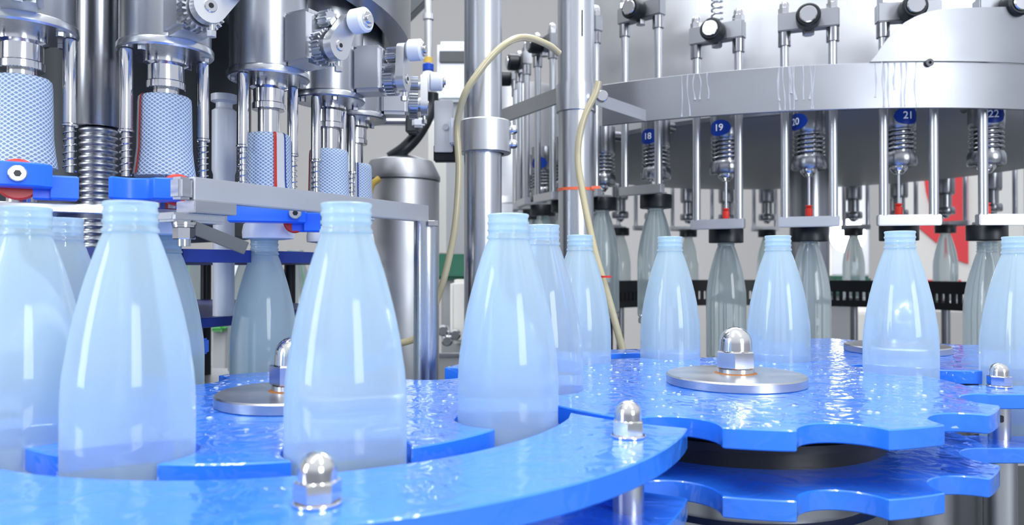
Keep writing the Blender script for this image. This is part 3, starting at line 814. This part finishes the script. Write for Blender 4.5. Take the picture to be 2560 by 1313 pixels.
def make_frame(label, loc, rz):
    t = thing('bell_frame', label, 'bell frame', loc, rz, 'sliding bell frames round the bowl')
    for sx in (-1, 1):
        rd = obj('rod', cyl(B(), .0065, .066, .372, (sx * .0345, -.045), 22), 'steel', t)
        obj('bushing', lathe(B(), [(.0065, .345), (.0095, .345), (.0095, .3655), (.0065, .3655)], 22, (sx * .0345, -.045, 0)), 'steel_dark', rd)
        obj('acorn_nut', acorn(B(), .0165, .3945, (sx * .0345, -.045), h=.022), 'chrome', t)
    obj('crossbar', box(B(), -.0435, .0435, -.0515, -.0385, .0640, .0800, .0012), 'steel_satin', t)
    obj('bell_arm', box(B(), -.016, .016, -.039, .012, .0665, .0715, .001), 'steel_satin', t)
    obj('centring_bell', lathe(B(), [(.0070, .0668), (.0270, .0668), (.0280, .0655), (.0280, .0440), (.0270, .0430), (.0180, .0430), (.0160, .047), (.0160, .0600), (.0070, .0610)], 40), 'black', t)
    obj('top_bracket', box(B(), -.0440, .0440, -.0550, -.0350, .3665, .3945, .0015), 'sheet', t)
    bm = B(); ycyl(bm, .0178, -.0555, -.080, 0, .3800, 36, .0025); kn = obj('roller_knob', bm, 'black', t)
    bm = B(); ycyl(bm, .0125, -.0800, -.0835, 0, .3800, 32, .0020); obj('knob_cap', bm, 'chrome', kn)
    bm = B(); hexnut(bm, .015, .3580, .0085, (0, -.046)); obj('under_nut', bm, 'steel', t)
    obj('spring', helix(B(), .0085, .3950, .4700, 8, .0018, (0, -.045)), 'steel', t)
    return t

def make_lift(label, loc, g='bottle lifts round the filler'):
    t = thing('bottle_lift', label, 'bottle lift', loc, 0, g)
    obj('platform', cyl(B(), .031, -.010, 0, seg=40, bev=.0015), 'steel', t)
    obj('piston', cyl(B(), .012, DK - loc[2], -.010, seg=24), 'steel_dark', t)
    return t
lift = {-2: .0, -1: 0, 0: 0, 1: 0, 2: .064, 3: .068, 4: .073, 5: .074, 6: .074}
nums = {-2: '22', -1: '21', 0: '20', 1: '19', 2: '18', 3: None, 4: None, 5: None, 6: None}
turns = {0: -.85, 1: -.15, -1: .25, -2: -.2, 2: .0, 5: .9}
where = {-2: 'numbered 22', -1: 'numbered 21', 0: 'numbered 20', 1: 'numbered 19', 2: 'numbered 18', 3: 'just right of the orange-tied post', 4: 'hidden by the orange-tied post', 5: 'just left of the orange-tied post', 6: 'next to the collared post'}
ftext = {-2: 'steel bell frame at the right edge in front of valve 22', -1: 'steel bell frame in front of valve 21, partly behind the splash cover', 0: 'steel bell frame in front of valve 20 with red stopper inside',
  1: 'steel bell frame in front of valve 19 with coil spring on top', 2: 'raised steel bell frame in front of valve 18', 3: 'raised bell frame just right of the orange-tied post', 4: 'raised bell frame behind the orange-tied post', 5: 'raised bell frame just left of the orange-tied post', 6: 'raised bell frame beside the collared post'}
btext = {-2: 'grey-green glass bottle with bare mouth under valve 22', -1: 'glass bottle under valve 21, hidden behind a frosted one', 0: 'grey glass bottle held under the black bell of valve 20', 1: 'clear glass bottle under the black bell of valve 19, behind the large acorn nut',
  2: 'raised glass bottle with bright streak under valve 18', 3: 'raised glass bottle with bright streak beside the leaning hose', 4: 'raised glass bottle hidden behind the orange-tied post', 5: 'raised glass bottle just left of the orange-tied post', 6: 'raised glass bottle beside the collared post'}
V0 = F0 = L0 = None
FG = 'bottles on the filling carousel'
for k in range(-2, 7):
    x, y, rz = fpos(k); dz = lift[k]; up_ = dz > .01
    lab = ('blue-labelled filling valve ' if nums[k] else 'dark filling valve ') + where[k]
    if V0 is None: v = V0 = make_valve(lab, (x, y, 0), rz)
    else: v = dup(V0, (x, y, 0), rz, lab, skip=('number_label', 'number') + (('stem', 'stopper') if up_ else ()))
    if nums[k] or k == 5: valve_label(v, nums[k], turns.get(k, 0))
    if F0 is None: F0 = make_frame(ftext[k], (x, y, dz), rz)
    else: dup(F0, (x, y, dz), rz, ftext[k], skip=() if k == 1 else ('spring',))
    zb = -.1505 + dz if k != -2 else -.164
    bottle('greyglass', 0, y, btext[k], FG, z=zb, x=x)
    make_lift('steel bottle lift carrying the bottle of the valve ' + where[k], (x, y, zb))
for k in range(-22, -9):
    x, y, rz = fpos(k)
    bottle('greyglass', 0, y, 'dim grey-green bottle on the far side of the filling carousel', 'far bottles of the carousel', z=-.1505 + .06, x=x)
    dup(F0, (x, y, .06), rz, 'dark bell frame on the far side of the filling carousel', 'far bell frames of the carousel', skip=('spring', 'roller_knob', 'acorn_nut', 'under_nut', 'bushing', 'top_bracket'))
    dup(V0, (x, y, 0), rz, 'dark filling valve on the far side of the filling carousel', 'far valves of the carousel', skip=('number_label', 'number', 'stem', 'stopper', 'spring', 'pipe_elbow'))
    make_lift('far bottle lift on the far side of the carousel', (x, y, -.1505 + .06), 'far bottle lifts of the carousel')

# black toothed rail in front of the far bottles
tr = thing('toothed_rail', 'black comb-like rail curving behind the filler bottles', 'rail', (CF.x, CF.y, DK)); z = -DK
outl = arc((0, 0), .575, 14, 166, 60) + arc((0, 0), .560, 166, 14, 60)
obj('upper_band', prism(B(), outl, z - .070, z - .035), 'black', tr)
obj('lower_band', prism(B(), outl, z - .115, z - .095), 'black', tr)
bm = B()
for i in range(82):
    a = R(15 + 150 * i / 81); box(bm, -.004, .004, -.005, .005, z - .097, z - .068, 0, Matrix.Translation((.5675 * cos(a), .5675 * sin(a), 0)) @ Matrix.Rotation(a, 4, 'Z'))
o = obj('tooth_row', bm, 'black', tr)
for a in (40, 90, 140): obj('leg', cyl(B(), .012, 0, z - .115, (.5675 * cos(R(a)), .5675 * sin(R(a))), 16), 'black', tr)

# ------------------------------------------------------------------ things farther back
def bgbox(name, label, cat, px0, px1, r0, r1, y, depth, m, bev=.01, base=-ZC):
    a, b = at(px0, r1, y), at(px1, r0, y)
    t = thing(name, label, cat, ((a.x + b.x) / 2, y, a.z)); w = (b.x - a.x) / 2
    obj('body', box(B(), -w, w, 0, depth, 0, b.z - a.z, bev), m, t)
    h = a.z - base
    if h > .01: obj('stand', box(B(), -w * .6, w * .6, depth * .2, depth * .8, -h, 0), 'grey', t)
    return t
# grey drum behind the rail post
t = thing('grey_drum', 'upright grey steel drum behind the rail post', 'drum', (-.212, 1.45, DK)); ZB = -DK
obj('shell', lathe(B(), [(0, 0), (.072, 0), (.072, ZB + .165), (.069, ZB + .168), (0, ZB + .168)], 56), 'steel_satin', t)
obj('cone_lid', lathe(B(), [(0, ZB + .168), (.074, ZB + .168), (.074, ZB + .176), (.060, ZB + .205), (.03, ZB + .215), (0, ZB + .215)], 56), 'sheet', t)
t = thing('steel_tank', 'tall grey steel tank filling the gap between the two round posts', 'tank', (.018, 2.43, DK))
obj('shell', lathe(B(), [(0, 0), (.15, 0), (.15, .95), (.14, .97), (0, .98)], 72), 'sheet', t)
obj('hoop', lathe(B(), [(.1502, .60), (.1535, .60), (.1535, .62), (.1502, .62)], 72), 'steel_satin', t)
# pipe with ball valve and black hose
t = thing('valve_pipe', 'thin vertical pipe with a blue and white ball valve on a black hose', 'pipe', tuple(at(1070, 240, 1.45)))
k = 1.45 / F
obj('pipe', lathe(B(), [(0, 95 * k), (10 * k, 95 * k), (10 * k, 190 * k), (14 * k, 192 * k), (14 * k, 206 * k), (9 * k, 208 * k), (9 * k, 420 * k), (0, 420 * k)], 20), 'steel_satin', t)
obj('amber_joint', cyl(B(), 11 * k, 82 * k, 97 * k), 'yellow', t)
obj('blue_collar', cyl(B(), 14 * k, 62 * k, 82 * k, bev=.002), 'labelblue', t)
obj('ball_valve', lathe(B(), [(0, 5 * k), (13 * k, 8 * k), (20 * k, 22 * k), (21 * k, 35 * k), (17 * k, 52 * k), (11 * k, 63 * k), (0, 63 * k)], 28), 'white', t)
hp = [at(1080, 232, 1.45), at(1078, 262, 1.45), at(1064, 300, 1.44), at(1040, 340, 1.43), at(1010, 372, 1.42), at(975, 396, 1.42)]
o = obj('black_hose', sweep(B(), [p - Vector(at(1070, 240, 1.45)) for p in smoothpath(hp, 8)], .0125, 14), 'black', t)
# blue cylinders / air actuator behind the heads
t = thing('air_cylinder', 'pair of blue-sheened air cylinders behind the farthest capper', 'air cylinder', tuple(at(985, 300, 1.4))); k = 1.4 / F
for zz in (34, -5):
    bm = B(); lathe(bm, [(0, -42 * k), (9 * k, -42 * k), (9 * k, 42 * k), (0, 42 * k)], 20, (0, 0, zz * k), 'X'); obj('barrel', bm, 'steel', t)
obj('end_block', box(B(), 30 * k, 62 * k, -.015, .015, -35 * k, 60 * k, .004), 'dark', t)
obj('fitting', box(B(), 48 * k, 78 * k, -.02, -.005, -22 * k, 2 * k, .004), 'white', t)
# slanting dark beam, control box, columns
t = thing('slanting_beam', 'dark slanting beam crossing the bright wall above the rollers', 'beam', tuple(at(925, 120, 1.9)))
p0 = Vector((0, 0, 0)); p1 = at(1090, -45, 1.9) - at(925, 120, 1.9); d = p1 - p0; L = d.length
obj('beam', box(B(), 0, L, -.02, .02, -.019, .019, .003, Matrix.Rotation(-atan2(d.z, d.x), 4, 'Y')), 'dark', t)
t = bgbox('control_box', 'white control box with a dark slot between the pipe and the collared post', 'control box', 1092, 1200, 100, 252, 2.2, .12, 'white', base=DK)
k = 2.2 / F
obj('slot', box(B(), -48 * k, 30 * k, -.006, .001, 95 * k, 125 * k, .002), 'dark', t)
t = bgbox('cabinet', 'tall pale cabinet far behind the collared post', 'cabinet', 1070, 1210, 300, 640, 2.6, .4, 'offwhite')
t = bgbox('green_machine', 'dark green machine housing low behind the hanging hose', 'machine', 1085, 1190, 635, 700, 2.05, .12, 'green', base=DK)
t = bgbox('pale_machine', 'pale machine block with chrome fittings low beside the collared post', 'machine', 1125, 1200, 700, 860, 1.9, .13, 'offwhite', base=DK)
for (px, row) in ((1110, 825), (1140, 835), (1120, 850)):
    c = at(px, row, 1.88) - Vector((t.location.x, t.location.y, t.location.z - ZC)); bm = B(); ycyl(bm, .014, c.y, c.y - .03, c.x, c.z, 18, .004); obj('fitting', bm, 'chrome', t)
t = bgbox('floor_rail', 'thin steel rail low behind the rail post', 'rail', 1020, 1240, 884, 894, 1.6, .02, 'steel', .002, base=DK)
# red and white banner and bright lamp beyond the carousel
t = thing('banner', 'red and white hanging banner beyond the filler', 'banner', tuple(at(2370, 780, 4.2))); k = 4.2 / F
obj('white_cloth', box(B(), -120 * k, 190 * k, 0, .01, 0, 360 * k), 'offwhite', t)
bm = B(); pts = [(-60 * k, 340 * k), (48 * k, 340 * k), (48 * k, 120 * k), (20 * k, 130 * k), (-80 * k, 215 * k), (-40 * k, 240 * k), (-55 * k, 300 * k)]
ra = [bm.verts.new((x, -.002, zz)) for x, zz in pts]; rb_ = [bm.verts.new((x, -.012, zz)) for x, zz in pts]
for i in range(len(pts)): j = (i + 1) % len(pts); bm.faces.new((ra[i], ra[j], rb_[j], rb_[i]))
bm.faces.new(ra); bm.faces.new(rb_[::-1]); obj('red_panel', bm, 'banner', t, smooth=10)
obj('red_stripe', box(B(), -70 * k, 30 * k, -.012, -.002, 55 * k, 80 * k), 'banner', t)
t = thing('globe_lamp', 'round glowing lamp far behind, between valves 20 and 21', 'lamp', tuple(at(2120, 590, 4.3)))
bm = B(); bmesh.ops.create_icosphere(bm, subdivisions=3, radius=.095); obj('globe', bm, 'lamp', t)
obj('bracket', box(B(), -.02, .02, .06, .30, -.02, .02), 'offwhite', t)
obj('stem', box(B(), -.02, .02, .26, .30, -1.28, -.02), 'offwhite', t)
t = bgbox('pallet_stack', 'pale stack of goods low beyond the filler', 'stack of goods', 2060, 2330, 780, 900, 3.6, .5, 'offwhite')
t = bgbox('green_crate', 'grey-green crate beyond the filler, below the globe lamp', 'crate', 2085, 2180, 690, 740, 3.1, .3, 'green')
t = bgbox('white_carton', 'tall white panel beyond the filler, left of the globe lamp', 'panel', 2065, 2175, 445, 690, 4.6, .2, 'white')
t = bgbox('white_cabinet', 'white cabinet glimpsed between the left bottles', 'cabinet', 540, 610, 640, 770, 2.6, .3, 'white')
t = bgbox('green_bin', 'small green bin low behind the left bottles', 'bin', 510, 560, 780, 830, 2.2, .2, 'lightgreen', base=DK)
